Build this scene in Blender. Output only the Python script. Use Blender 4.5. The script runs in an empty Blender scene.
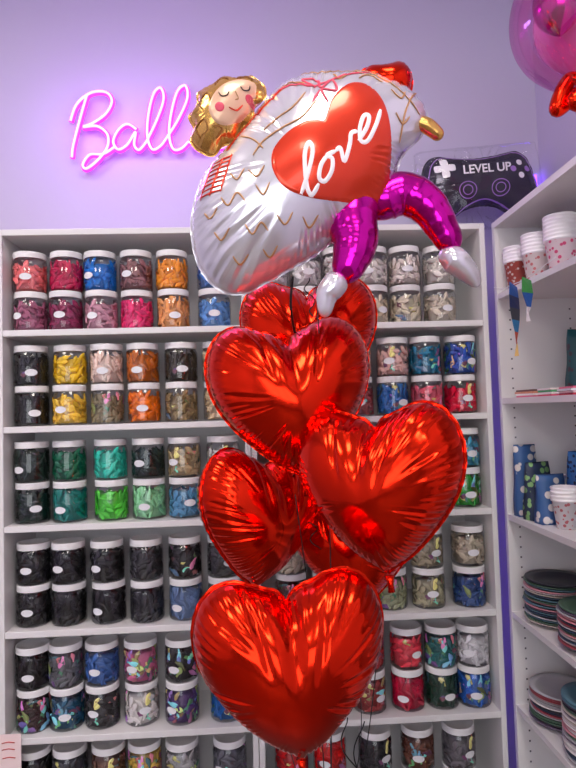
import bpy, bmesh, math, random
import numpy as np
from mathutils import Vector, Matrix
random.seed(7)
scene = bpy.context.scene
try:
    scene.view_settings.view_transform = 'Standard'
except Exception:
    pass

# ------------------------------------------------------------------ helpers
def lin(c):
    out = []
    for v in c:
        v = v / 255.0
        out.append(v / 12.92 if v <= 0.04045 else ((v + 0.055) / 1.055) ** 2.4)
    return tuple(out) + (1.0,)

def mat(name, rgb, rough=0.5, metal=0.0, coat=0.0, emit=None, estr=0.0, bump=None):
    m = bpy.data.materials.new(name); m.use_nodes = True
    nt = m.node_tree; b = nt.nodes['Principled BSDF']
    b.inputs['Base Color'].default_value = lin(rgb)
    b.inputs['Roughness'].default_value = rough
    b.inputs['Metallic'].default_value = metal
    b.inputs['Coat Weight'].default_value = coat
    if emit:
        b.inputs['Emission Color'].default_value = lin(emit)
        b.inputs['Emission Strength'].default_value = estr
    if bump:
        sc, st, dist = bump
        tc = nt.nodes.new('ShaderNodeTexCoord')
        n = nt.nodes.new('ShaderNodeTexNoise'); n.inputs['Scale'].default_value = sc
        bp = nt.nodes.new('ShaderNodeBump'); bp.inputs['Strength'].default_value = st
        bp.inputs['Distance'].default_value = dist
        nt.links.new(tc.outputs['Object'], n.inputs['Vector'])
        nt.links.new(n.outputs['Fac'], bp.inputs['Height'])
        nt.links.new(bp.outputs['Normal'], b.inputs['Normal'])
    return m

def clear_mat(name, tint=(255, 255, 255), gloss=0.12, rough=0.08, fres=0.6):
    m = bpy.data.materials.new(name); m.use_nodes = True
    nt = m.node_tree; nt.nodes.clear()
    o = nt.nodes.new('ShaderNodeOutputMaterial')
    t = nt.nodes.new('ShaderNodeBsdfTransparent'); t.inputs['Color'].default_value = lin(tint)
    g = nt.nodes.new('ShaderNodeBsdfGlossy'); g.inputs['Roughness'].default_value = rough
    lw = nt.nodes.new('ShaderNodeLayerWeight'); lw.inputs['Blend'].default_value = 0.25
    ad = nt.nodes.new('ShaderNodeMath'); ad.operation = 'MULTIPLY_ADD'
    ad.inputs[1].default_value = fres; ad.inputs[2].default_value = gloss * 0.5
    mx = nt.nodes.new('ShaderNodeMixShader')
    nt.links.new(lw.outputs['Fresnel'], ad.inputs[0])
    nt.links.new(ad.outputs[0], mx.inputs[0])
    nt.links.new(t.outputs[0], mx.inputs[1]); nt.links.new(g.outputs[0], mx.inputs[2])
    nt.links.new(mx.outputs[0], o.inputs['Surface'])
    return m

def mesh_obj(name, verts, faces, mats, midx=None, smooth=True, parent=None):
    me = bpy.data.meshes.new(name)
    me.from_pydata([tuple(v) for v in verts], [], [tuple(f) for f in faces])
    for m in (mats if isinstance(mats, (list, tuple)) else [mats]):
        me.materials.append(m)
    if midx is not None:
        me.polygons.foreach_set('material_index', list(midx))
    me.polygons.foreach_set('use_smooth', [smooth] * len(me.polygons))
    me.update()
    ob = bpy.data.objects.new(name, me)
    scene.collection.objects.link(ob)
    if parent: ob.parent = parent
    return ob

def empty(name, M=None):
    e = bpy.data.objects.new(name, None); e.empty_display_size = 0.05
    scene.collection.objects.link(e)
    if M is not None: e.matrix_world = M
    return e

def boxes(name, lst, mats, parent=None, midx=None):
    V, F, MI = [], [], []
    for i, (a, b) in enumerate(lst):
        n = len(V)
        x0, y0, z0 = a; x1, y1, z1 = b
        V += [(x0,y0,z0),(x1,y0,z0),(x1,y1,z0),(x0,y1,z0),(x0,y0,z1),(x1,y0,z1),(x1,y1,z1),(x0,y1,z1)]
        F += [(n,n+3,n+2,n+1),(n+4,n+5,n+6,n+7),(n,n+1,n+5,n+4),(n+1,n+2,n+6,n+5),(n+2,n+3,n+7,n+6),(n+3,n,n+4,n+7)]
        MI += [midx[i] if midx else 0] * 6
    return mesh_obj(name, V, F, mats, MI, False, parent)

def catmull(pts, sub=8, closed=False):
    P = [np.array(p, float) for p in pts]; n = len(P); out = []
    rng = range(n) if closed else range(n - 1)
    for i in rng:
        if closed:
            p0, p1, p2, p3 = P[(i-1) % n], P[i], P[(i+1) % n], P[(i+2) % n]
        else:
            p0 = P[max(i-1, 0)]; p1 = P[i]; p2 = P[i+1]; p3 = P[min(i+2, n-1)]
        for k in range(sub):
            t = k / sub
            out.append(0.5*((2*p1)+(-p0+p2)*t+(2*p0-5*p1+4*p2-p3)*t*t+(-p0+3*p1-3*p2+p3)*t**3))
    if not closed: out.append(P[-1])
    return np.array(out)

def tube_geo(pts, radii, sides=8, closed=False):
    P = [Vector(p) for p in pts]; n = len(P)
    if not hasattr(radii, '__len__'): radii = [radii] * n
    V, F = [], []
    t0 = (P[1] - P[0]).normalized()
    nrm = t0.orthogonal().normalized()
    for i in range(n):
        a = P[i-1] if (i > 0 or closed) else P[i]
        b = P[(i+1) % n] if (i < n-1 or closed) else P[i]
        t = (b - a)
        t = t.normalized() if t.length > 1e-9 else t0
        nrm = (nrm - t * nrm.dot(t))
        nrm = nrm.normalized() if nrm.length > 1e-6 else t.orthogonal().normalized()
        bn = t.cross(nrm)
        for s in range(sides):
            a_ = 2*math.pi*s/sides
            V.append(P[i] + (nrm*math.cos(a_) + bn*math.sin(a_)) * radii[i])
    m = n if closed else n - 1
    for i in range(m):
        j = (i+1) % n
        for s in range(sides):
            q = (s+1) % sides
            F.append((i*sides+s, i*sides+q, j*sides+q, j*sides+s))
    if not closed:
        F.append(tuple(reversed(range(sides))))
        F.append(tuple(range((n-1)*sides, n*sides)))
    return V, F

def tubes(name, strokes, radius, m, sides=8, parent=None):
    V, F = [], []
    for st in strokes:
        pts, r, cl = st if isinstance(st, tuple) else (st, radius, False)
        v, f = tube_geo(pts, r, sides, cl)
        k = len(V); V += v; F += [tuple(i + k for i in ff) for ff in f]
    return mesh_obj(name, V, F, m, parent=parent)

def limb(name, ctrl, m, parent, sides=24, wr=0.0):
    """inflated limb: ctrl = (x,y,z,r) ; rounded ends and soft crease wrinkles"""
    C = catmull(ctrl, 14)
    pts = C[:, :3]; r = C[:, 3].copy()
    L = np.concatenate([[0], np.cumsum(np.linalg.norm(np.diff(pts, axis=0), axis=1))])
    for i in range(len(r)):
        d = min(L[i], L[-1]-L[i]); q = r[i]
        if d < q: r[i] = max(0.0006, q*math.sqrt(max(0.0, 1-(1-d/q)**2)))
        r[i] *= 1 + wr*math.sin(L[i]*170) + wr*.4*math.sin(L[i]*390+1)
    V, F = tube_geo(pts, r, sides)
    return mesh_obj(name, V, F, m, parent=parent)

def lathe_geo(profile, seg=24):
    V, F = [], []
    for (r, z) in profile:
        for s in range(seg):
            a = 2*math.pi*s/seg
            V.append((r*math.cos(a), r*math.sin(a), z))
    for i in range(len(profile)-1):
        for s in range(seg):
            q = (s+1) % seg
            F.append((i*seg+s, i*seg+q, (i+1)*seg+q, (i+1)*seg+s))
    return V, F

def sstep(a, b, x):
    t = np.clip((x-a)/(b-a), 0, 1); return t*t*(3-2*t)

class Foil:
    """inflated foil envelope: membrane height field over an outline + seam puckers"""
    cache = {}
    def __init__(s, outline, c, T, k=60, amp=0.004, seed=0, fold=0.0, key=None, dent=0.002, r0=.72, crease=0.0):
        s.c = np.array(c, float); o = np.array(outline, float) - s.c
        ang = np.arctan2(o[:,1], o[:,0]); rad = np.hypot(o[:,0], o[:,1])
        ix = np.argsort(ang); ang = ang[ix]; rad = rad[ix]
        s.A = np.concatenate([ang-2*np.pi, ang, ang+2*np.pi]); s.Rr = np.tile(rad, 3)
        s.T, s.k, s.amp, s.fold, s.dent, s.r0, s.crease = T, k, amp, fold, dent, r0, crease
        rs = np.random.RandomState(seed); s.ph = rs.rand(10)*6.28
        s.cr_a = rs.rand(13)*2*np.pi-np.pi; s.cr_w = .025+.03*rs.rand(13); s.cr_d = .4+.6*rs.rand(13); s.cr_r = .28+.3*rs.rand(13); s.cr_k = rs.rand(13)*.5-.25
        s.m = rad.max()*1.06; s.n = 81
        if key in Foil.cache:
            s.phi, s.G, s.tt = Foil.cache[key]; return
        g = np.linspace(-s.m, s.m, s.n); X, Y = np.meshgrid(g, g)
        mask = (np.hypot(X, Y) < s.R(np.arctan2(Y, X))).astype(float)
        phi = np.zeros((s.n, s.n))
        for _ in range(4500):
            phi[1:-1,1:-1] = (phi[:-2,1:-1]+phi[2:,1:-1]+phi[1:-1,:-2]+phi[1:-1,2:]+1)*0.25*mask[1:-1,1:-1]
        s.phi = phi/phi.max()
        s.tt = np.linspace(-np.pi, np.pi, 721)
        R = s.R(s.tt)*0.86
        G = s.samp(R*np.cos(s.tt), R*np.sin(s.tt))/0.14
        G = G[:-1]
        ker = np.hanning(15); ker /= ker.sum()
        for _ in range(2):
            G = np.convolve(np.concatenate([G[-7:], G, G[:7]]), ker, 'valid')
        s.G = np.append(G, G[0])
        if key: Foil.cache[key] = (s.phi, s.G, s.tt)
    def R(s, th): return np.interp(th, s.A, s.Rr)
    def samp(s, x, y):
        fx = np.clip((x+s.m)/(2*s.m)*(s.n-1), 0, s.n-1.001); fy = np.clip((y+s.m)/(2*s.m)*(s.n-1), 0, s.n-1.001)
        i = fx.astype(int); j = fy.astype(int); a = fx-i; b = fy-j
        p = s.phi
        return (p[j,i]*(1-a)+p[j,i+1]*a)*(1-b)+(p[j+1,i]*(1-a)+p[j+1,i+1]*a)*b
    def z(s, x, y):
        x = np.asarray(x, float)-s.c[0]; y = np.asarray(y, float)-s.c[1]
        th = np.arctan2(y, x); r = np.hypot(x, y)/s.R(th)
        p = s.samp(x, y); pe = np.interp(th, s.tt, s.G)*np.clip(1-r, 0, 1)
        w = sstep(.76, .86, r)
        h = s.T*np.sqrt(np.clip(p*(1-w)+pe*w, 0, 9))
        q = s.ph
        nz = np.sin(3*th+q[0])+.6*np.sin(7*th+q[1])+.5*np.sin(13*th+q[2])
        n2 = np.sin(5*th+q[3])+np.sin(11*th+q[4])+.8*np.sin(23*th+q[5])
        r0 = s.r0+.06*n2
        ww = sstep(r0, r0+.22, r)*(1-sstep(.985, 1, r))
        pha = s.k*th+1.6*nz
        cr = -(1-np.abs(np.sin(pha/2)))**2+.35*np.sin(pha)
        lim = np.clip(h/(3*s.amp+1e-6), 0, 1)
        h = h + s.amp*ww*cr*lim
        h = h + lim*s.dent*(np.sin(31*x+q[6])*np.sin(27*y+q[7])+.5*np.sin(45*x+22*y+q[8]))
        if s.crease:
            for a0, w0, d0, rr0, k0 in zip(s.cr_a, s.cr_w, s.cr_d, s.cr_r, s.cr_k):
                dth = (th-a0-k0*(1-r)+np.pi) % (2*np.pi)-np.pi
                wd = w0*(1.3-.6*r)
                h = h - lim*s.crease*d0*sstep(rr0, rr0+.35, r)*(np.exp(-(dth/wd)**2)-.45*np.exp(-((dth-2.0*wd)/wd)**2)-.45*np.exp(-((dth+2.0*wd)/wd)**2))
        if s.fold:
            h = h - lim*s.fold*np.exp(-(x/.016)**2)*sstep(-.01, .1, y)
            h = h - lim*s.fold*.35*np.exp(-((x-.03-.25*y)/.007)**2)*sstep(.0, .07, y)
            h = h - lim*s.fold*.35*np.exp(-((x+.035+.2*y)/.007)**2)*sstep(.02, .08, y)
        return h

def foil_obj(name, f, m, parent=None, nr=40, nt=300, back=0.9, start=math.pi/2, flange=0.005):
    rr = np.sin(np.linspace(0, 1, nr+1)[1:]*math.pi/2)
    th = start+np.linspace(0, 2*math.pi, nt, endpoint=False)
    thw = (th+math.pi) % (2*math.pi)-math.pi
    R = f.R(thw)
    V = []; F = []
    zc = float(f.z(np.array([f.c[0]]), np.array([f.c[1]]))[0])
    for sgn in (1, -back):
        base = len(V); V.append((f.c[0], f.c[1], zc*sgn))
        for r in rr:
            x = f.c[0]+R*r*np.cos(th); y = f.c[1]+R*r*np.sin(th)
            z = f.z(x, y)*sgn if r < 0.9999 else x*0
            V += list(zip(x, y, z))
        for j in range(nt):
            q = (j+1) % nt
            t = (base, base+1+j, base+1+q); F.append(t if sgn > 0 else t[::-1])
            for i in range(nr-1):
                a = base+1+i*nt
                t = (a+j, a+nt+j, a+nt+q, a+q); F.append(t if sgn > 0 else t[::-1])
    a = 1+(nr-1)*nt; b = len(V)
    Rf = R+flange
    V += list(zip(f.c[0]+Rf*np.cos(th), f.c[1]+Rf*np.sin(th), .0015*np.sin(th*f.k*.5)))
    for j in range(nt):
        q = (j+1) % nt; F.append((a+j, b+j, b+q, a+q))
    return mesh_obj(name, V, F, m, parent=parent)

def patch(name, f, outline, c, m, off=.0015, parent=None, nr=26, nt=160):
    o = np.array(outline, float)-np.array(c)
    ang = np.arctan2(o[:,1], o[:,0]); rad = np.hypot(o[:,0], o[:,1]); ix = np.argsort(ang)
    A = np.concatenate([ang[ix]-2*np.pi, ang[ix], ang[ix]+2*np.pi]); RR = np.tile(rad[ix], 3)
    th = np.linspace(-math.pi, math.pi, nt, endpoint=False); R = np.interp(th, A, RR)
    V = [(c[0], c[1], float(f.z(np.array([c[0]]), np.array([c[1]]))[0])+off)]; F = []
    for i in range(1, nr+1):
        x = c[0]+R*np.cos(th)*i/nr; y = c[1]+R*np.sin(th)*i/nr
        z = f.z(x, y)+(off if i < nr else -off*.3)
        V += list(zip(x, y, z))
    for j in range(nt):
        q = (j+1) % nt; F.append((0, 1+j, 1+q))
        for i in range(nr-1):
            a = 1+i*nt; F.append((a+j, a+nt+j, a+nt+q, a+q))
    return mesh_obj(name, V, F, m, parent=parent)

def surf_strokes(name, f, strokes, r, m, parent, closed=False, sub=8):
    """printed line: flat ribbon lying on the foil"""
    V, F = [], []
    for st in strokes:
        C = catmull(st, sub, closed); n = len(C)
        z0 = None
        k = len(V)
        for i in range(n):
            a = C[i-1] if (i > 0 or closed) else C[i]
            b = C[(i+1) % n] if (i < n-1 or closed) else C[i]
            d = b-a; L_ = math.hypot(*d)+1e-9; nx, ny = -d[1]/L_, d[0]/L_
            rr = r*(1 if closed else min(1, .55+.6*min(i, n-1-i)/4))
            for t in (-1, -.5, 0, .5, 1):
                x = C[i][0]+nx*rr*t; y = C[i][1]+ny*rr*t
                V.append((x, y, float(f.z(np.array([x]), np.array([y]))[0])+.0022+(.0006 if abs(t) < .9 else -.0010)))
        for i in range(n if closed else n-1):
            j = (i+1) % n
            for t in range(4): F.append((k+i*5+t, k+j*5+t, k+j*5+t+1, k+i*5+t+1))
    return mesh_obj(name, V, F, m, parent=parent)

def pose(loc, yaw=0, tilt=0, roll=0):
    return Matrix.Translation(loc) @ Matrix.Rotation(math.radians(yaw), 4, 'Z') @ \
        Matrix.Rotation(math.radians(90+tilt), 4, 'X') @ Matrix.Rotation(math.radians(roll), 4, 'Z')

# ------------------------------------------------------------------ materials
M_white = mat('white_melamine', (230, 228, 228), .38, bump=(140, .04, .001))
M_wall = mat('wall_paint', (198, 191, 214), .75, bump=(60, .12, .002))
M_ceil = mat('ceiling_paint', (235, 235, 236), .8, bump=(80, .1, .002))
M_floor = bpy.data.materials.new('floor_vinyl'); M_floor.use_nodes = True
nt = M_floor.node_tree; b = nt.nodes['Principled BSDF']
w = nt.nodes.new('ShaderNodeTexNoise'); w.inputs['Scale'].default_value = 6
cr = nt.nodes.new('ShaderNodeValToRGB')
cr.color_ramp.elements[0].color = lin((90, 78, 70)); cr.color_ramp.elements[1].color = lin((125, 112, 100))
nt.links.new(w.outputs['Fac'], cr.inputs[0]); nt.links.new(cr.outputs[0], b.inputs['Base Color']); b.inputs['Roughness'].default_value = .35
M_red = mat('red_foil', (240, 42, 18), .15, 1.0, bump=(16, .14, .01))
M_mag = mat('magenta_foil', (215, 25, 165), .17, 1.0, bump=(10, .1, .01))
M_pearl = mat('pearl_white_foil', (230, 228, 234), .18, .6, .3, bump=(9, .14, .01))
M_redprint = mat('red_print_foil', (230, 62, 30), .2, .5, .3)
M_gold = mat('gold_foil', (225, 175, 95), .22, .85, bump=(30, .4, .01))
M_skin = mat('face_print', (232, 190, 158), .3, .3)
M_pink = mat('pink_print', (215, 70, 95), .4)
M_tan = mat('tan_print', (190, 140, 90), .4, .2)
M_wprint = mat('white_print', (250, 248, 250), .35)
M_black = mat('black_ribbon', (14, 12, 14), .35)
M_dark = mat('dark_eye_print', (70, 45, 40), .4)
M_lid = mat('white_lid', (240, 239, 240), .4)
M_label = mat('jar_label', (236, 236, 240), .6)
M_clear = clear_mat('clear_plastic', (250, 250, 252), .10, .05, .48)
M_panel = mat('lamp_diffuser', (255, 255, 255), .5, emit=(255, 246, 236), estr=19.0)

M_cont = bpy.data.materials.new('latex_balloons'); M_cont.use_nodes = True
nt = M_cont.node_tree; b = nt.nodes['Principled BSDF']; b.inputs['Roughness'].default_value = .4
oi = nt.nodes.new('ShaderNodeObjectInfo'); at = nt.nodes.new('ShaderNodeVertexColor'); at.layer_name = 'rnd'
sp = nt.nodes.new('ShaderNodeSeparateColor'); nt.links.new(at.outputs['Color'], sp.inputs[0])
hs = nt.nodes.new('ShaderNodeCombineColor'); hs.mode = 'HSV'
nt.links.new(sp.outputs[0], hs.inputs[0]); hs.inputs[1].default_value = .65; nt.links.new(sp.outputs[1], hs.inputs[2])
one = nt.nodes.new('ShaderNodeMath'); one.operation = 'SUBTRACT'; one.inputs[0].default_value = 1
nt.links.new(oi.outputs['Alpha'], one.inputs[1])
gt = nt.nodes.new('ShaderNodeMath'); gt.operation = 'LESS_THAN'
nt.links.new(sp.outputs[2], gt.inputs[0]); nt.links.new(one.outputs[0], gt.inputs[1])
mx = nt.nodes.new('ShaderNodeMix'); mx.data_type = 'RGBA'
nt.links.new(gt.outputs[0], mx.inputs[0]); nt.links.new(oi.outputs['Color'], mx.inputs[6]); nt.links.new(hs.outputs[0], mx.inputs[7])
vr = nt.nodes.new('ShaderNodeMapRange'); vr.inputs[3].default_value = .75; vr.inputs[4].default_value = 1.4
nt.links.new(sp.outputs[1], vr.inputs[0])
hv = nt.nodes.new('ShaderNodeHueSaturation'); nt.links.new(vr.outputs[0], hv.inputs['Value']); hv.inputs['Saturation'].default_value = 1.03
nt.links.new(mx.outputs[2], hv.inputs['Color']); nt.links.new(hv.outputs[0], b.inputs['Base Color'])

# ------------------------------------------------------------------ room
XL, XR, YB, YF, ZC = -2.6, 1.10, 2.13, -3.2, 3.15
boxes('floor', [((XL-.1, YF-.1, -.1), (XR+.1, YB+.1, 0))], M_floor)
boxes('ceiling', [((XL-.1, YF-.1, ZC), (XR+.1, YB+.1, ZC+.1))], M_ceil)
boxes('wall_back', [((XL-.1, YB, 0), (XR+.1, YB+.1, ZC))], M_wall)
boxes('wall_left', [((XL-.1, YF, 0), (XL, YB, ZC))], M_wall)
boxes('wall_right', [((XR, YF, 0), (XR+.1, YB, ZC))], M_wall)
boxes('wall_front', [((XL-.1, YF-.1, 0), (XR+.1, YF, .7)), ((XL-.1, YF-.1, 2.5), (XR+.1, YF, ZC)),
                     ((XL-.1, YF-.1, .7), (-2.2, YF, 2.5)), ((.7, YF-.1, .7), (XR+.1, YF, 2.5))], M_wall)
boxes('window_1', [((-2.2, YF-.08, .7), (.7, YF-.02, .76)), ((-2.2, YF-.08, 2.44), (.7, YF-.02, 2.5)),
                   ((-2.2, YF-.08, .7), (-2.14, YF-.02, 2.5)), ((.64, YF-.08, .7), (.7, YF-.02, 2.5)),
                   ((-1.2, YF-.08, .7), (-1.15, YF-.02, 2.5)), ((-.3, YF-.08, .7), (-.25, YF-.02, 2.5))],
      mat('window_frame', (60, 60, 66), .4))
boxes('baseboard_back', [((XL, YB-.015, 0), (XR, YB, .09))], M_white)
for i, (x, y) in enumerate([(-1.5, .6), (.2, .25), (-1.5, -1.6), (.2, -1.6)]):
    boxes('ceiling_light_panel', [((x-.3, y-.3, ZC-.02), (x+.3, y+.3, ZC-.012)), ((x-.33, y-.33, ZC-.03), (x-.3, y+.33, ZC)),
          ((x+.3, y-.33, ZC-.03), (x+.33, y+.33, ZC)), ((x-.33, y-.33, ZC-.03), (x+.33, y-.3, ZC)), ((x-.33, y+.3, ZC-.03), (x+.33, y+.33, ZC))],
          [M_panel, M_white], midx=[0, 1, 1, 1, 1])

# ------------------------------------------------------------------ bookcases
FY = 1.85
ZS = [1.708, 1.403, 1.094, .771, .450, .13]
def bookcase(x0, x1):
    t = .018
    L = [((x0, FY, 0), (x0+t, YB-.015, 2.03)), ((x1-t, FY, 0), (x1, YB-.015, 2.03)),
         ((x0+t, FY, 2.01), (x1-t, YB-.015, 2.03)), ((x0+t, YB-.025, 0), (x1-t, YB-.017, 2.01)),
         ((x0+t, FY+.01, 0), (x1-t, FY+.02, .10))]
    for z in ZS:
        L.append(((x0+t, FY+.002, z-.02), (x1-t, YB-.025, z)))
    ob = boxes('bookcase', L, M_white)
    bv = ob.modifiers.new('b', 'BEVEL'); bv.width = .0015; bv.segments = 1
bookcase(-.82, -.031); bookcase(-.029, .76)

RX, RY0, RY1 = .788, .75, 1.86
RZ = [1.79, 1.448, 1.075, .765, .475, .13]
L = [((RX, RY1-.018, 0), (XR-.005, RY1, 2.03)), ((RX, RY0, 0), (XR-.005, RY0+.018, 2.03)),
     ((RX, RY0+.018, 2.01), (XR-.005, RY1-.018, 2.03)), ((XR-.02, RY0+.018, 0), (XR-.008, RY1-.018, 2.01))]
for z in RZ: L.append(((RX+.002, RY0+.018, z-.018), (XR-.02, RY1-.018, z)))
MI = [0]*len(L)
for xx in (RX+.04, XR-.07):
    for k in range(54):
        z = .2+k*.032
        if min(abs(z-q+.009) for q in RZ) < .018: continue
        L.append(((xx-.0025, RY1-.0190, z-.0025), (xx+.0025, RY1-.0175, z+.0025))); MI.append(1)
ob = boxes('bookcase', L, [M_white, mat('peg_hole', (90, 85, 95), .8)], midx=MI)

# ------------------------------------------------------------------ jars
JR, JH = .0545, .129
def jar_mesh(seed):
    rnd = random.Random(seed)
    V, F, MI, C = [], [], [], []
    def add(v, f, mi, col=(0, 0, 0, 1)):
        k = len(V); V.extend(v); F.extend([tuple(i+k for i in ff) for ff in f]); MI.extend([mi]*len(f)); C.extend([col]*len(v))
    R = JR
    v, f = lathe_geo([(0.001, .001), (R*.93, .001), (R*.99, .005), (R, .012), (R, .09), (R*.97, .099), (R*.9, .105), (R*.88, .112)], 28); add(v, f, 0)
    prof = [(R*.9, .108), (R*.955, .109)]
    for k in range(5): prof += [(R*.955, .1105+k*.003), (R*.94, .112+k*.003)]
    prof += [(R*.95, .1258), (R*.93, .1285), (R*.86, .129), (R*.84, .1275), (0.001, .1275)]
    v, f = lathe_geo(prof, 28); add(v, f, 1)
    top = .088+.010*rnd.random()
    v, f = lathe_geo([(0.001, .006), (R*.78, .006), (R*.78, top-.008), (.001, top-.004)], 16); add(v, f, 3, (rnd.random(), .1, .99, 1))
    for k in range(95):
        a = rnd.random()*2*math.pi; z = .010+rnd.random()*(top-.014); rr = R*.79+rnd.random()*.007
        L_ = .013+rnd.random()*.009; W = .006+rnd.random()*.004; D = .0022+rnd.random()*.001
        Mx = Matrix.Translation((rr*math.cos(a), rr*math.sin(a), z)) @ Matrix.Rotation(a, 4, 'Z') @ Matrix.Rotation(math.pi/2, 4, 'Y') \
            @ Matrix.Rotation(rnd.random()*6.28, 4, 'Z') @ Matrix.Rotation(rnd.uniform(-.25, .25), 4, 'Y')
        vv = []; n = 6
        bend = rnd.uniform(-.4, .4)
        for i in range(n+1):
            t = i/n; x = (t-.5)*2*L_
            w = W*(math.sin(math.pi*min(1, t*1.25+.03))**.7 if t < .78 else .3)+.0008
            for s in range(7):
                q = 2*math.pi*s/7
                vv.append(Mx @ Vector((x, w*math.cos(q)+bend*x*x*30, D*math.sin(q))))
        vv = [Vector((p.x, p.y, min(max(p.z, .004), .105))) for p in vv]
        vv = [p if math.hypot(p.x, p.y) < R*.965 else Vector((p.x*R*.965/math.hypot(p.x, p.y), p.y*R*.965/math.hypot(p.x, p.y), p.z)) for p in vv]
        ff = [(i*7+s, i*7+(s+1) % 7, (i+1)*7+(s+1) % 7, (i+1)*7+s) for i in range(n) for s in range(7)]
        add(vv, ff, 3, (rnd.random(), .15+.85*rnd.random(), rnd.random(), 1))
    lz = .045+rnd.uniform(-.006, .006); vv = [(0, -(R+.0006), lz)]; ff = []
    for s in range(24):
        q = 2*math.pi*s/24; dx = .019*math.cos(q)/R
        vv.append(((R+.0006)*math.sin(dx), -(R+.0006)*math.cos(dx), lz+.011*math.sin(q)))
        ff.append((0, 1+s, 1+(s+1) % 24))
    if seed % 3: add(vv, ff, 2)
    me = bpy.data.meshes.new('balloon_jar'); me.from_pydata([tuple(p) for p in V], [], F)
    for m in (M_clear, M_lid, M_label, M_cont): me.materials.append(m)
    me.polygons.foreach_set('material_index', MI); me.polygons.foreach_set('use_smooth', [True]*len(F))
    ca = me.color_attributes.new('rnd', 'FLOAT_COLOR', 'POINT')
    ca.data.foreach_set('color', [c for col in C for c in col]); me.update()
    return me
JM = [jar_mesh(s) for s in range(6)]
jars = empty('balloon_jar_display')
jn = 0
def jar(x, z, col, multi=0.0):
    global jn
    jn += 1
    ob = bpy.data.objects.new('jar_%d' % jn, JM[random.randrange(6)]); scene.collection.objects.link(ob)
    ob.parent = jars
    ob.location = (x, FY+.018+JR+random.uniform(0, .010), z+.0005)
    ob.rotation_euler = (0, 0, random.uniform(-.6, .6))
    c = lin(col); ob.color = (c[0], c[1], c[2], 1-multi)
K = (16, 16, 18)
rows = [
 (ZS[0], [-.742,-.628,-.513,-.398,-.277,-.142],
  [((245,130,130),0),((195,30,80),0),((30,120,205),0),((145,100,100),0),((245,160,60),0),((90,140,210),0)],
  [((160,90,115),0),((145,45,85),0),((205,150,165),0),((230,60,120),0),((240,170,105),0),((100,155,215),0)]),
 (ZS[1], [-.742,-.62,-.497,-.378,-.256,-.13],
  [((35,36,36),.05),((250,210,60),0),((245,220,205),0),((205,115,45),0),((60,55,42),.05),((235,215,180),0)],
  [((18,20,18),0),((245,205,80),0),((140,130,100),.1),((245,130,45),0),((150,130,90),.05),((225,200,160),0)]),
 (ZS[2], [-.742,-.622,-.49,-.368,-.25,-.124],
  [((22,45,36),0),((12,110,75),0),((65,210,185),0),((28,52,46),0),((190,170,130),.05),((225,222,215),.2)],
  [((14,40,32),0),((20,135,125),0),((100,220,80),0),((160,228,175),0),((95,155,190),0),((170,180,200),.1)]),
 (ZS[3], [-.742,-.629,-.504,-.38,-.256,-.13],
  [(K,0),(K,0),(K,0),((50,50,52),0),((30,28,28),.18),((60,60,60),0)],
  [(K,0),(K,0),((20,18,22),0),((40,40,46),0),((110,135,175),0),((80,90,110),0)]),
 (ZS[4], [-.742,-.640,-.528,-.404,-.274,-.13],
  [((20,18,20),0),((110,110,115),.15),((70,110,175),0),((220,120,160),.5),((40,38,42),.4),((50,95,165),.2)],
  [((60,35,35),.4),((40,90,120),.45),((60,58,60),.1),((235,230,225),.25),((90,60,120),.4),((30,95,165),.3)]),
 (ZS[5], [-.742,-.635,-.515,-.395,-.275,-.13],
  [(K,0),((70,72,78),.15),((130,95,80),.15),((225,190,95),.4),((180,180,180),.15),((110,110,120),.1)],
  [(K,0)]*6),
 (ZS[0], [.05,.165,.28,.392,.505,.622],
  [((232,232,232),0),((235,232,228),0),((235,230,225),0),((232,226,218),0),((232,222,212),0),((230,224,214),0)],
  [((225,225,225),0),((225,222,215),0),((222,217,212),0),((228,212,185),0),((225,215,190),.05),((215,205,185),.05)]),
 (ZS[1], [.09,.21,.33,.451,.566,.682],
  [((230,200,190),0),((230,190,190),.1),((220,190,180),.1),((235,195,185),.15),((30,125,160),.2),((50,90,180),.35)],
  [((200,120,120),0),((60,100,180),.1),((180,90,90),.1),((55,120,190),.2),((235,110,130),.1),((215,30,65),.1)]),
 (ZS[2], [.09,.21,.33,.451,.566,.682],
  [((200,60,60),.2),((200,190,180),.2),((60,60,60),.1),((210,120,60),.2),((60,120,180),.5),((80,170,200),.5)],
  [((100,60,60),.2),((100,190,180),.2),((60,60,60),.1),((30,120,60),.2),((60,120,80),.5),((50,160,60),.4)]),
 (ZS[3], [.09,.21,.33,.42,.545,.682],
  [((200,190,170),.1),((200,190,180),.2),((60,60,60),.1),((200,185,160),.1),((165,155,130),.05),((200,188,165),.05)],
  [((100,60,60),.2),((100,190,180),.2),((60,60,60),.1),((165,170,135),.15),((180,175,145),.1),((50,80,135),.1)]),
 (ZS[4], [.09,.21,.335,.463,.577,.685],
  [((60,60,70),.2),((60,60,60),.1),((190,60,60),.3),((238,80,95),.1),((40,110,110),.45),((232,230,232),.05)],
  [((40,40,50),.2),((60,60,60),.1),((160,60,60),.3),((205,20,65),0),((25,65,50),.1),((60,115,205),.45)]),
 (ZS[5], [.07,.197,.346,.485,.62],
  [((210,40,45),.1),((225,50,50),.1),((45,45,50),.1),((120,75,60),.2),((120,115,120),.1)],
  [(K,0)]*5),
]
for z, xs, top, bot in rows:
    for i, x in enumerate(xs):
        dx = random.uniform(-.004, .004)
        jar(x, z, *bot[i]); jar(x+dx, z+JH+.001, *top[i])

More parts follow.
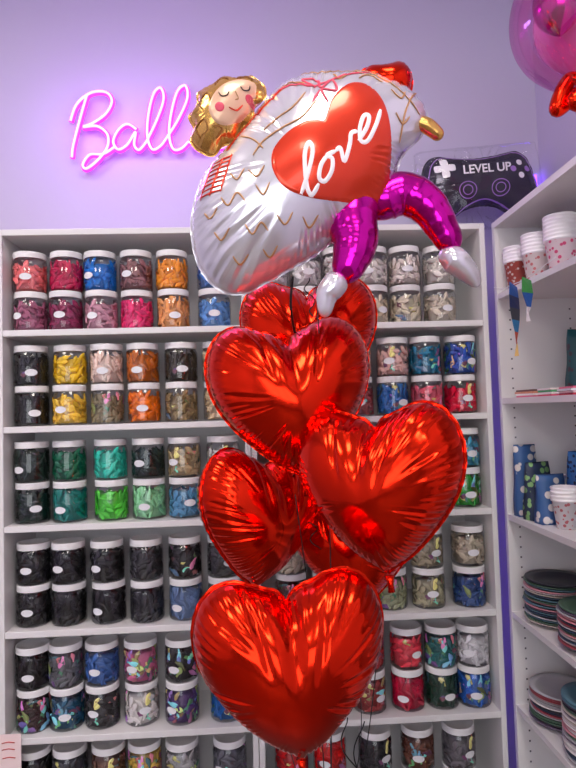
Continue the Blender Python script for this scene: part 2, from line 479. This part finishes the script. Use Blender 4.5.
# ------------------------------------------------------------------ neon sign
M_neon = mat('neon_core', (255, 190, 255), .3, emit=(255, 175, 250), estr=1.35)
M_neon2 = mat('neon_halo', (220, 60, 235), .3, emit=(214, 60, 235), estr=1.1)  # emissive colour standing in for the magenta glow around the tubes
neon = empty('neon_sign', pose((-.454, YB-.03, 2.478), 0, 0, -1.7))
def nP(p): return ((p[0]-130)*.00360, (130-p[1])*.00366)
N = [
 [(89,97),(85,112),(80,132),(76,150),(75,161)],
 [(73,124),(79,107),(93,95),(108,94),(114,103),(108,116),(95,126),(86,130),(100,129),(110,137),(110,150),(101,163),(90,172),(86,168),(93,158),(106,157),(117,150)],
 [(139,131),(130,126),(121,132),(116,144),(121,152),(130,147),(138,134),(137,147),(142,152),(149,144)],
 [(149,144),(159,122),(166,100),(163,88),(156,94),(151,115),(150,137),(155,151),(163,148),(169,140)],
 [(169,140),(181,120),(190,98),(188,85),(180,91),(174,113),(172,135),(176,150),(184,150),(192,142)],
 [(207,124),(198,128),(196,142),(203,150),(212,143),(212,130),(207,124),(218,130)],
 [(229,121),(220,126),(218,140),(225,148),(234,140),(234,127),(229,121),(240,127)],
 [(241,120),(243,145),(250,125),(258,120),(261,130),(261,143),(270,140)],
]
core, halo = [], []
for st in N:
    C = catmull([nP(p) for p in st], 8)
    core.append((np.column_stack([C, np.full(len(C), .010)]), .0046, False))
    halo.append((np.column_stack([C, np.zeros(len(C))]), .0098, False))
tubes('tube_core', core, .005, M_neon, 8, neon)
tubes('tube_halo', halo, .008, M_neon2, 8, neon)  # wider tube added behind the core to imitate its glow
so = []
for p in [(80,132),(108,140),(130,126),(160,115),(183,115),(205,125),(245,140)]:
    x, y = nP(p); so.append(([(x, y, -.029), (x, y, 0)], .003, False))
tubes('standoffs', so, .003, M_clear, 8, neon)
for i, x in enumerate((-.2, .02, .25)):
    ld = bpy.data.lights.new('neon_glow', 'POINT'); ld.energy = 1.7; ld.color = (.58, .25, 1); ld.shadow_soft_size = .06
    lo = bpy.data.objects.new('glow_%d' % i, ld); scene.collection.objects.link(lo); lo.parent = neon; lo.location = (x, 0, .24)
M_led = mat('led_strip_purple', (120, 60, 255), .4, emit=(130, 70, 255), estr=4.5)
boxes('led_strip', [((1.07, YB-.02, .1), (1.08, YB-.005, 2.30))], M_led)

# ------------------------------------------------------------------ heart balloons
def heart_outline(s, n=360):
    out = []
    for i in range(n):
        t = 2*math.pi*i/n
        sn = math.sin(t)
        x = 16*math.copysign(abs(sn)**(2.3 if math.cos(t) > 0 else 2.0), sn)
        y = 13*math.cos(t)-5*math.cos(2*t)-2*math.cos(3*t)-math.cos(4*t)
        if y > 0: y += 2.8*math.exp(-(x/3.2)**2)
        elif abs(x) < 9: y += 1.6*math.exp(-(x/3.4)**2)
        out.append((x*s, (y+2.5)*s*1.12))
    return out
HS = .0111
HO = heart_outline(HS)
def heart(loc, yaw, tilt, roll, seed, sc=1.0):
    f = Foil(HO, (0, .004), .116, k=72, amp=.0040, seed=seed, fold=.016, key='heart', dent=.0020, r0=.72, crease=.0045)
    ob = foil_obj('heart_balloon', f, M_red, nr=48, nt=360)
    ob.matrix_world = pose(loc, yaw, tilt, roll) @ Matrix.Scale(sc, 4)
    V, F = tube_geo([(0, -.168, 0), (0.001, -.186, 0), (.002, -.200, .001)], [.010, .006, .008], 10)
    mesh_obj('filling_neck', V, F, M_red, parent=ob)
    return ob
heart((.077, 1.30, 1.445), 4, -4, 6, 1, 1.04)          # upper front
heart((.14, 1.54, 1.595), -6, 2, 2, 2, 1.02)           # upper rear
heart((.240, 1.16, 1.257), -34, 2, 3, 3, .98)          # right
heart((-.010, 1.42, 1.160), 36, 0, -8, 4, .95)         # left rear
heart((.235, 1.50, 1.075), -20, 0, 6, 5, .96)          # centre rear
heart((.047, 1.06, .962), 3, 3, 4, 6, .96)             # bottom front

# ------------------------------------------------------------------ cupid balloon
s = 1.2/577
def P(x, y): return ((x-300)*s, (180-y)*s)
def PP(l): return [P(*q) for q in l]
cup = empty('cupid_balloon', pose((.0997, 1.22, 1.920), 0, 0, -1.7))
body_o = catmull(PP([(300,72),(322,66),(345,69),(365,65),(385,68),(414,82),(433,104),(428,128),(409,148),(399,170),(393,200),(378,217),(352,228),(332,242),(312,258),
                     (290,271),(266,285),(240,297),(214,289),(196,264),(190,228),(195,196),(206,170),(226,146),(244,124),(262,100),(280,80)]), 10, True)
fb = Foil(body_o, P(302, 178), .124, k=84, amp=.0040, seed=11, dent=.0022, crease=.004)
foil_obj('body', fb, M_pearl, cup, nr=46, nt=360)
hp = catmull(PP([(320,142),(328,118),(345,100),(362,98),(377,112),(386,140),(389,175),(385,210),(350,215),(310,216),(284,209),(271,193),(270,174),(282,157),(300,145),(313,143)]), 8, True)
patch('heart_print', fb, hp, P(335, 172), M_redprint, .0018, cup)
def T(u, v): return P(302+.80*u-.12*v, 220-.80*u-v*1.0)
ell = lambda cx, cy, rx, ry, n=14: [(cx+rx*math.cos(2*math.pi*i/n), cy+ry*math.sin(2*math.pi*i/n)) for i in range(n)]
love = [[T(*q) for q in l] for l in [
  [(-4,10),(6,22),(13,36),(10,46),(4,38),(3,12),(8,1),(16,4)],
  [(28,20),(20,17),(17,8),(23,1),(31,4),(33,13),(28,20),(38,17)],
  [(38,17),(43,16),(46,2),(54,12),(57,20),(64,17)],
  [(64,8),(75,13),(79,21),(73,25),(67,17),(67,6),(75,1),(86,8),(94,18)]]]
surf_strokes('love_lettering', fb, love, .0052, M_wprint, cup)
tan = [[(222,214),(229,222),(237,211),(245,219)],[(255,205),(262,214),(268,203)],[(215,245),(222,253),(230,243)],[(245,240),(252,249),(260,239),(267,246)],
       [(233,268),(240,275),(248,266)],[(275,232),(283,240),(290,229)],[(300,232),(307,240),(315,229)],[(262,262),(269,268),(276,258)],
       [(350,70),(372,80),(395,96),(420,118)],[(300,76),(322,84),(345,76),(360,84)],[(388,100),(398,108),(404,98)],[(392,125),(400,133),(408,124)],
       [(262,150),(276,138),(290,128),(302,112)],[(252,176),(262,162),(280,150),(298,140),(312,122)],[(278,100),(290,94),(302,100)],[(240,150),(252,158),(262,170)],[(330,88),(336,95),(344,88)],
       [(248,190),(256,197),(263,187)],[(205,225),(211,232),(218,223)],[(230,190),(237,198),(244,188)],[(355,92),(366,84),(380,92)],[(420,90),(410,104),(402,124),(398,150)]]
surf_strokes('gold_line_art', fb, [PP(l) for l in tan], .0018, M_tan, cup)
strap = [[(226,162),(236,146),(254,126),(270,110),(281,98)]]
strap2 = [[(276,102),(292,98),(308,104),(322,100)],[(322,100),(344,88),(368,78)]]
bow = [[(312,106),(300,94),(314,96),(317,107),(328,97),(332,110),(318,109),(324,124)],[(316,110),(308,124)]]
surf_strokes('strap_print', fb, [PP(l) for l in strap], .0046, M_redprint, cup)
surf_strokes('bow_print', fb, [PP(l) for l in strap2+bow], .0026, M_pink, cup)
fr = [[(201+i*1.7, 208-i*5.0),(222+i*1.4, 206-i*5.0)] for i in range(8)]
fr += [[(200,210),(213,171)],[(210,210),(223,171)],[(221,208),(232,169)]]
surf_strokes('scarf_print', fb, [PP(l) for l in fr], .0022, M_redprint, cup, sub=6)
# head
head_o = catmull(PP([(263,92),(262,103),(252,110),(250,124),(240,132),(234,146),(222,150),(214,160),(200,157),(190,146),(194,134),(189,122),(197,111),(198,98),(212,91),(222,82),(236,84),(248,80),(257,85)]), 8, True)
fh = Foil(head_o, P(226, 119), .05, k=40, amp=.002, seed=5, dent=.001)
headE = bpy.data.objects.new('head', None); scene.collection.objects.link(headE); headE.parent = cup; headE.location = (0, 0, .035)
foil_obj('hair', fh, M_gold, headE, nr=26, nt=200)
face_o = catmull(PP([(254,93),(255,104),(250,119),(241,130),(227,139),(215,137),(209,125),(213,112),(223,100),(239,92)]), 8, True)
patch('face', fh, face_o, P(232, 114), M_skin, .0022, headE, 16, 100)
class OffFoil:
    def z(self, x, y): return fh.z(x, y)+.0022
fh2 = OffFoil()
surf_strokes('eyes', fh2, [PP([(219,110),(222,114),(227,113),(229,109)]), PP([(240,102),(243,105),(248,103),(249,99)])], .0013, M_dark, headE)
surf_strokes('mouth', fh2, [PP([(229,124),(236,125),(242,119)])], .0014, M_redprint, headE)
surf_strokes('nose', fh2, [PP([(235,108),(238,114),(235,116)])], .0009, M_tan, headE)
for i, cpt in enumerate([(220, 124), (249, 111)]):
    patch('cheek_%d' % i, fh2, [P(cpt[0]+4.8*math.cos(a*.4), cpt[1]+4.8*math.sin(a*.4)) for a in range(16)], P(*cpt), M_pink, .0008, headE, 4, 24)
surf_strokes('hair_curls', fh, [PP([(200,150),(196,140),(204,134),(208,143),(202,148)]), PP([(203,125),(199,115),(207,108),(211,116)]), PP([(214,98),(220,90),(228,92)]),
      PP([(236,90),(244,86),(252,90)]), PP([(216,150),(222,142),(214,140)])], .0013, mat('hair_line', (150, 100, 50), .4, .4), headE)
# red bow behind the shoulder
ft = Foil(catmull(PP([(366,68),(372,58),(388,59),(403,53),(416,63),(415,84),(400,96),(380,92)]), 8, True), P(393, 75), .05, k=30, amp=.003, seed=9, dent=.001)
tb = foil_obj('red_bow', ft, M_red, cup, nr=20, nt=120); tb.location = (0, 0, .005)
def q3(x, y, z, r): a, b_ = P(x, y); return (a, b_, z, r*s)
limb('arrow_tip', [q3(398,112,.03,5), q3(412,118,.03,5), q3(430,124,.03,8), q3(446,137,.03,6)], M_gold, cup)
limb('leg_1', [q3(358,192,.0,28), q3(352,222,.03,26), q3(354,248,.045,23), q3(348,270,.05,18), q3(339,290,.05,12)], M_mag, cup, wr=.012)
limb('leg_2', [q3(374,216,.0,22), q3(386,200,.01,22), q3(408,193,.015,22), q3(431,206,.02,20), q3(448,232,.02,16), q3(459,254,.02,12)], M_mag, cup, wr=.012)
limb('boot_1', [q3(340,282,.05,12), q3(333,292,.052,13), q3(325,304,.05,11), q3(323,325,.05,5)], M_pearl, cup, wr=.01)
limb('boot_2', [q3(442,258,.02,9), q3(455,260,.02,14), q3(470,272,.02,12), q3(484,289,.02,5)], M_pearl, cup, wr=.01)

# ------------------------------------------------------------------ ribbons + weight
def rib(pts, r=.0012): return (catmull(pts, 14), r, False)
W = (.12, 1.32, .155)
R_ = []
for (x, y, z) in [(.075,1.31,1.24),(.14,1.54,1.39),(.235,1.17,1.04),(.01,1.43,.98),(.225,1.50,.88),(.06,1.08,.765),(.13,1.24,1.70)]:
    R_.append(rib([(x, y, z), (x*.8+.03+random.uniform(-.03,.03), y*.75+.33, (z+.12)*.62), (.12+random.uniform(-.02,.02), 1.32, .35), W]))
def curl(p, d, n, rad, L):
    out = []
    for i in range(n*10):
        t = i/10*2*math.pi; out.append((p[0]+d*i/(n*10)+rad*math.cos(t), p[1]+rad*math.sin(t)*.6, p[2]-L*i/(n*10)))
    return (np.array(out), .0014, False)
R_ += [curl((.15,1.2,.80), .04, 2, .012, .22), curl((.19,1.22,.78), -.02, 2, .010, .25), curl((.07,1.39,1.28), .02, 3, .015, .12),
       curl((.11,1.26,1.72), .02, 2, .009, .10), curl((.10,1.40,1.25), .03, 3, .012, .16)]
R_.append(rib([(.08,1.24,1.72),(.075,1.26,1.66),(.085,1.3,1.60)], .003))
tubes('balloon_ribbon', R_, .0012, M_black, 5)
v, f = lathe_geo([(.001, 0), (.05, 0), (.055, .01), (.05, .06), (.03, .1), (.012, .115), (.012, .125), (.03, .15), (.001, .14)], 20)
o = mesh_obj('balloon_weight', v, f, M_red); o.location = (.12, 1.32, 0)

# ------------------------------------------------------------------ game controller foil in its bag
gc = empty('game_controller_balloon', pose((.800, 1.985, 2.20), 0, 0, 4))
g = .00343
half = [(0,30),(22,32),(42,35),(54,26),(60,4),(63,-20),(57,-38),(45,-40),(31,-31),(18,-22)]
co = [(a*g, b_*g) for a, b_ in half]+[(0, -18*g)]+[(-a*g, b_*g) for a, b_ in half[:0:-1]]
fg = Foil(catmull(co, 8, True), (0, 0), .055, k=60, amp=.003, seed=21, dent=.001)
M_gblack = mat('dark_grey_foil', (62, 60, 72), .22, .6); M_gp = mat('lilac_line_print', (165, 120, 200), .4)
foil_obj('controller_shell', fg, M_gblack, gc, nr=26, nt=220)
def G(l): return [(a*g, b_*g) for a, b_ in l]
patch('dpad', fg, G([(-40,8),(-34,8),(-34,15),(-27,15),(-27,22),(-34,22),(-34,29),(-41,29),(-41,22),(-48,22),(-48,15),(-41,15),(-41,8)]), (-37.5*g, 18.5*g), M_wprint, .0015, gc, 6, 80)
for i, (a, b_) in enumerate([(32,12),(40,19),(48,12),(40,5)]):
    patch('button_%d' % i, fg, G(ell(a, b_, 3.4, 3.4)), (a*g, b_*g), [M_gp, M_wprint][i % 2], .001, gc, 4, 24)
surf_strokes('printed_outline', fg, [G(ell(-17, -6, 9, 8)), G(ell(17, -6, 9, 8)), G(ell(-17, -6, 5, 4.5)), G(ell(17, -6, 5, 4.5)), G([(a*.92, b_*.9) for a, b_ in half]+[(0,-15)]+[(-a*.92, b_*.9) for a, b_ in half[:0:-1]])], .0016, M_gp, gc, closed=True)
tx = bpy.data.curves.new('level_up', 'FONT'); tx.body = 'LEVEL UP'; tx.size = .042; tx.align_x = 'CENTER'; tx.extrude = .001; tx.offset = .0006
to = bpy.data.objects.new('level_up_print', tx); scene.collection.objects.link(to); to.parent = gc; to.location = (.014, .034, .0575); tx.materials.append(M_wprint)
bag = catmull(G([(-64,32),(-58,42),(0,43),(58,44),(66,38),(68,0),(66,-38),(40,-46),(0,-44),(-50,-45),(-66,-36),(-67,0)]), 8, True)
fbag = Foil(bag, (0, 0), .070, k=26, amp=.014, seed=31, dent=.006, r0=.5)
foil_obj('clear_bag', fbag, clear_mat('bag_film', (254, 254, 255), .06, .08, .22), gc, nr=20, nt=160)

# ------------------------------------------------------------------ bubble balloon, top right
bb = empty('bubble_balloon', Matrix.Translation((.800, 1.30, 2.355)))
def blob(name, R, m, sq=1.0, parent=None, loc=(0, 0, 0), neck=True):
    pr = []
    n = 30
    for i in range(n+1):
        a = math.pi*i/n; r = R*math.sin(a); z = R*math.cos(a)*sq
        if neck and a > 2.3: z -= (a-2.3)**2*R*.35
        pr.append((max(r, .0008), z))
    v, f = lathe_geo(pr, 48); o = mesh_obj(name, v, [q[::-1] for q in f], m, parent=parent); o.location = loc; return o
blob('outer_bubble', .168, clear_mat('bubble_film', (255, 205, 240), .2, .03, .45), 1.0, bb)
M_pk = mat('pink_latex', (240, 150, 200), .15, 0, .6)
blob('pink_balloon', .122, M_pk, 1.05, bb, (.025, .03, .01))
blob('magenta_balloon', .055, M_mag, 1.2, bb, (-.09, -.05, -.01))
for i, (ax, ay) in enumerate([(-.02, 0), (.035, .01), (0, -.03), (.01, .03), (-.035, .02)]):
    limb('bow_loop_%d' % i, [(0, 0, -.175, .006), (ax*.9, ay, -.19+.01*i, .018), (ax*1.7, ay*1.6, -.215, .019), (ax*.7, ay, -.235+.008*i, .009)], M_red, bb, 12)
tubes('ribbon_tail', [rib([(0, 0, -.18), (.01, 0, -.24), (-.005, .01, -.28)], .002)], .002, M_red, 5, bb)

# ------------------------------------------------------------------ right shelf goods
def dots(name, base, dot, scale=60):
    m = bpy.data.materials.new(name); m.use_nodes = True; nt = m.node_tree; b = nt.nodes['Principled BSDF']
    tc = nt.nodes.new('ShaderNodeTexCoord'); v = nt.nodes.new('ShaderNodeTexVoronoi'); v.inputs['Scale'].default_value = scale
    r = nt.nodes.new('ShaderNodeValToRGB'); r.color_ramp.elements[0].color = lin(dot); r.color_ramp.elements[1].color = lin(base)
    r.color_ramp.elements[0].position = .32; r.color_ramp.elements[1].position = .38
    nt.links.new(tc.outputs['Object'], v.inputs['Vector']); nt.links.new(v.outputs['Distance'], r.inputs[0]); nt.links.new(r.outputs[0], b.inputs['Base Color'])
    b.inputs['Roughness'].default_value = .5; return m
def cups(x, y, z, n, m, R=.042, H=.10):
    pr = [(.001, 0), (R*.68, 0), (R*.96, H-.004)]
    for k in range(n):
        zz = H+k*.011
        pr += [(R*1.04, zz-.003), (R*1.06, zz), (R*1.02, zz+.003), (R*.955, zz+.004)]
    zt = H+(n-1)*.011
    pr += [(R*.94, zt+.002), (R*.7, zt-H*.85), (.001, zt-H*.85)]
    v, f = lathe_geo(pr, 32); mi = [0 if i < 2*32 else 1 for i in range(len(f))]
    o = mesh_obj('paper_cup_stack', v, f, [m, M_wprint], mi); o.location = (x, y, z+.0005)
C1 = dots('cup_red_pattern', (185, 85, 75), (235, 225, 220), 90); C2 = dots('cup_blush_dots', (244, 232, 230), (225, 130, 130), 80)
C3 = dots('cup_pink_dots', (248, 228, 234), (235, 90, 140), 70); C4 = dots('cup_pale_dots', (238, 235, 238), (215, 120, 125), 80)
cups(.834, 1.79, 1.79, 5, C1, .038, .09)
cups(.850, 1.69, 1.79, 6, C2, .041, .09)
cups(.872, 1.585, 1.79, 7, C3, .045, .10)
cups(.94, 1.76, 1.79, 7, M_wprint, .043)
cups(.99, 1.62, 1.79, 6, C3, .043)
cups(.925, 1.795, 1.075, 5, C4, .034, .08)
cups(.855, 1.60, 1.075, 4, C4, .038, .08)
def pennant(x, y, z, w_, h, cols, ang):
    ms = [mat('pennant_paper', c, .6) for c in cols]
    V, F, MI = [], [], []
    n = len(cols)
    for i in range(n):
        t0, t1 = i/n, (i+1)/n
        k = len(V)
        for t in (t0, t1):
            ww = w_*(1-t)/2+.001
            V += [(-ww, .006*math.sin(t*5), -h*t), (ww, -.008*math.sin(t*4), -h*t)]
        F.append((k, k+1, k+3, k+2)); MI.append(i)
    o = mesh_obj('paper_pennant', V, F, ms, MI, False); o.location = (x, y, z); o.rotation_euler = (0, 0, ang)
    o.modifiers.new('s', 'SOLIDIFY').thickness = .0008
pennant(.752, 1.64, 1.778, .10, .21, [(50,110,200),(50,60,110),(75,78,90),(60,140,200),(215,90,60),(240,200,120)], .95)
pennant(.756, 1.565, 1.778, .07, .12, [(70,160,80),(40,90,170),(225,220,225)], .8)
tubes('pennant_cord', [rib([(.775, 1.83, 1.81), (.757, 1.72, 1.782), (.753, 1.64, 1.779), (.756, 1.565, 1.779), (.765, 1.42, 1.80)], .0014)], .0014, M_wprint, 5)

def napkins(x, y, z, cols, w_=.1, a=.2):
    L = []; MI = []
    for i, c in enumerate(cols):
        L.append(((-w_/2+random.uniform(-.004, .004), -w_/2, i*.006), (w_/2, w_/2+random.uniform(-.004, .004), i*.006+.005))); MI.append(i)
    o = boxes('napkin_stack', L, [mat('napkin', c, .8) for c in cols], midx=MI); o.location = (x, y, z+.0005); o.rotation_euler = (0, 0, a)
napkins(.875, 1.76, 1.448, [(225,120,150),(245,240,240),(220,150,120),(120,90,90)], .10, .1)
napkins(.875, 1.63, 1.448, [(230,100,130),(245,240,240),(90,180,120),(240,225,225)], .10, -.1)
napkins(.88, 1.50, 1.448, [(200,60,80),(240,200,210),(230,230,235),(220,110,140)], .12, -.2)
def party_bag(x, y, z, w_, h, d, m, ang):
    V, F = [], []
    n = 8
    for i in range(n+1):
        t = i/n; dd = d*(1-t**1.5)*.5+.001; ww = w_/2*(1+.05*math.sin(t*9))
        for sx, sy in ((-1,-1),(0,-1.25),(1,-1),(1,1),(0,1.25),(-1,1)):
            V.append((sx*ww, sy*dd, h*t+(.004*math.sin(sx*3+t*5) if i == n else 0)))
    for i in range(n):
        for k in range(6): F.append((i*6+k, i*6+(k+1) % 6, (i+1)*6+(k+1) % 6, (i+1)*6+k))
    F.append(tuple(range(6))[::-1]); F.append(tuple(range(n*6, n*6+6)))
    o = mesh_obj('party_bag', V, F, m); o.location = (x, y, z+.0005); o.rotation_euler = (0, 0, ang)
B1 = dots('bag_blue', (55, 95, 150), (225, 220, 215), 32); B2 = dots('bag_navy', (35, 50, 80), (140, 190, 120), 40); B3 = dots('bag_sky', (60, 130, 205), (20, 40, 90), 60)
B4 = dots('bag_teal', (20, 90, 95), (70, 55, 65), 45); B5 = dots('bag_red', (205, 60, 60), (250, 225, 120), 45)
party_bag(.835, 1.80, 1.075, .07, .22, .03, B1, .1)
party_bag(.845, 1.74, 1.075, .085, .17, .04, B2, .3)
party_bag(.85, 1.675, 1.075, .085, .14, .04, B1, .1)
party_bag(.99, 1.74, 1.075, .10, .20, .05, B3, .2)
party_bag(.96, 1.62, 1.075, .11, .19, .05, B3, .3)
party_bag(1.0, 1.72, 1.448, .10, .20, .05, B4, .1)
party_bag(.985, 1.60, 1.448, .10, .22, .05, B5, .1)
party_bag(.98, 1.48, 1.448, .06, .19, .05, B4, .1)
def plates(x, y, z, n, R=.09, seed=0):
    rnd = random.Random(seed); pal = [(60,75,100),(200,190,180),(170,80,90),(90,130,145),(230,225,225),(110,95,120),(180,180,184),(80,110,90),(215,150,160),(45,45,55)]
    ms = [mat('plate_%d' % i, c, .4) for i, c in enumerate(pal)]
    V, F, MI = [], [], []
    for k in range(n):
        v, f = lathe_geo([(.001, .002), (R*.7, .002), (R*.78, .010), (R, .014), (R*1.0, .016), (R*.77, .012), (R*.69, .004), (.001, .004)], 36)
        dx, dy = rnd.uniform(-.004, .004), rnd.uniform(-.004, .004); b0 = len(V)
        V += [(p[0]+dx, p[1]+dy, p[2]+k*.0065) for p in v]; F += [tuple(i+b0 for i in q) for q in f]; MI += [rnd.randrange(len(pal))]*len(f)
    o = mesh_obj('paper_plate_stack', V, F, ms, MI); o.location = (x, y, z+.0005)
plates(.885, 1.735, .765, 19, .092, 1)
plates(.885, 1.535, .765, 16, .092, 2)
plates(1.03, 1.64, .765, 12, .04, 7)
plates(.885, 1.735, .475, 14, .092, 3)
plates(.885, 1.535, .475, 24, .092, 4)
plates(.885, 1.60, .13, 14, .092, 5)
plates(.885, 1.35, 1.075, 12, .09, 6)

tag = empty('price_tag', Matrix.Translation((-.797, FY-.006, .41)))
boxes('card', [((-.02, -.001, -.08), (.045, .001, .06))], mat('tag_card', (245, 222, 220), .7), tag)
tubes('tag_lettering', [([(x0, -.0015, z), (x0+.02, -.0015, z+.003), (x0+.038, -.0015, z)], .0015, False) for x0, z in ((-.012, .035), (-.012, .015), (-.01, -.01))], .001, M_redprint, 5, tag)

# ------------------------------------------------------------------ world + camera
wd = bpy.data.worlds.new('world'); scene.world = wd; wd.use_nodes = True
wd.node_tree.nodes['Background'].inputs[0].default_value = (.92, .95, 1, 1)
wd.node_tree.nodes['Background'].inputs[1].default_value = 3.6
cam = bpy.data.cameras.new('camera'); co_ = bpy.data.objects.new('camera', cam); scene.collection.objects.link(co_)
cam.sensor_fit = 'VERTICAL'; cam.sensor_height = 36; cam.lens = 27.05; cam.clip_start = .02
co_.matrix_world = Matrix.Translation((0, 0, 1.43)) @ Matrix.Rotation(math.radians(-2.9), 4, 'Z') @ Matrix.Rotation(math.radians(92.6), 4, 'X') @ Matrix.Rotation(math.radians(-1.7), 4, 'Z')
scene.camera = co_
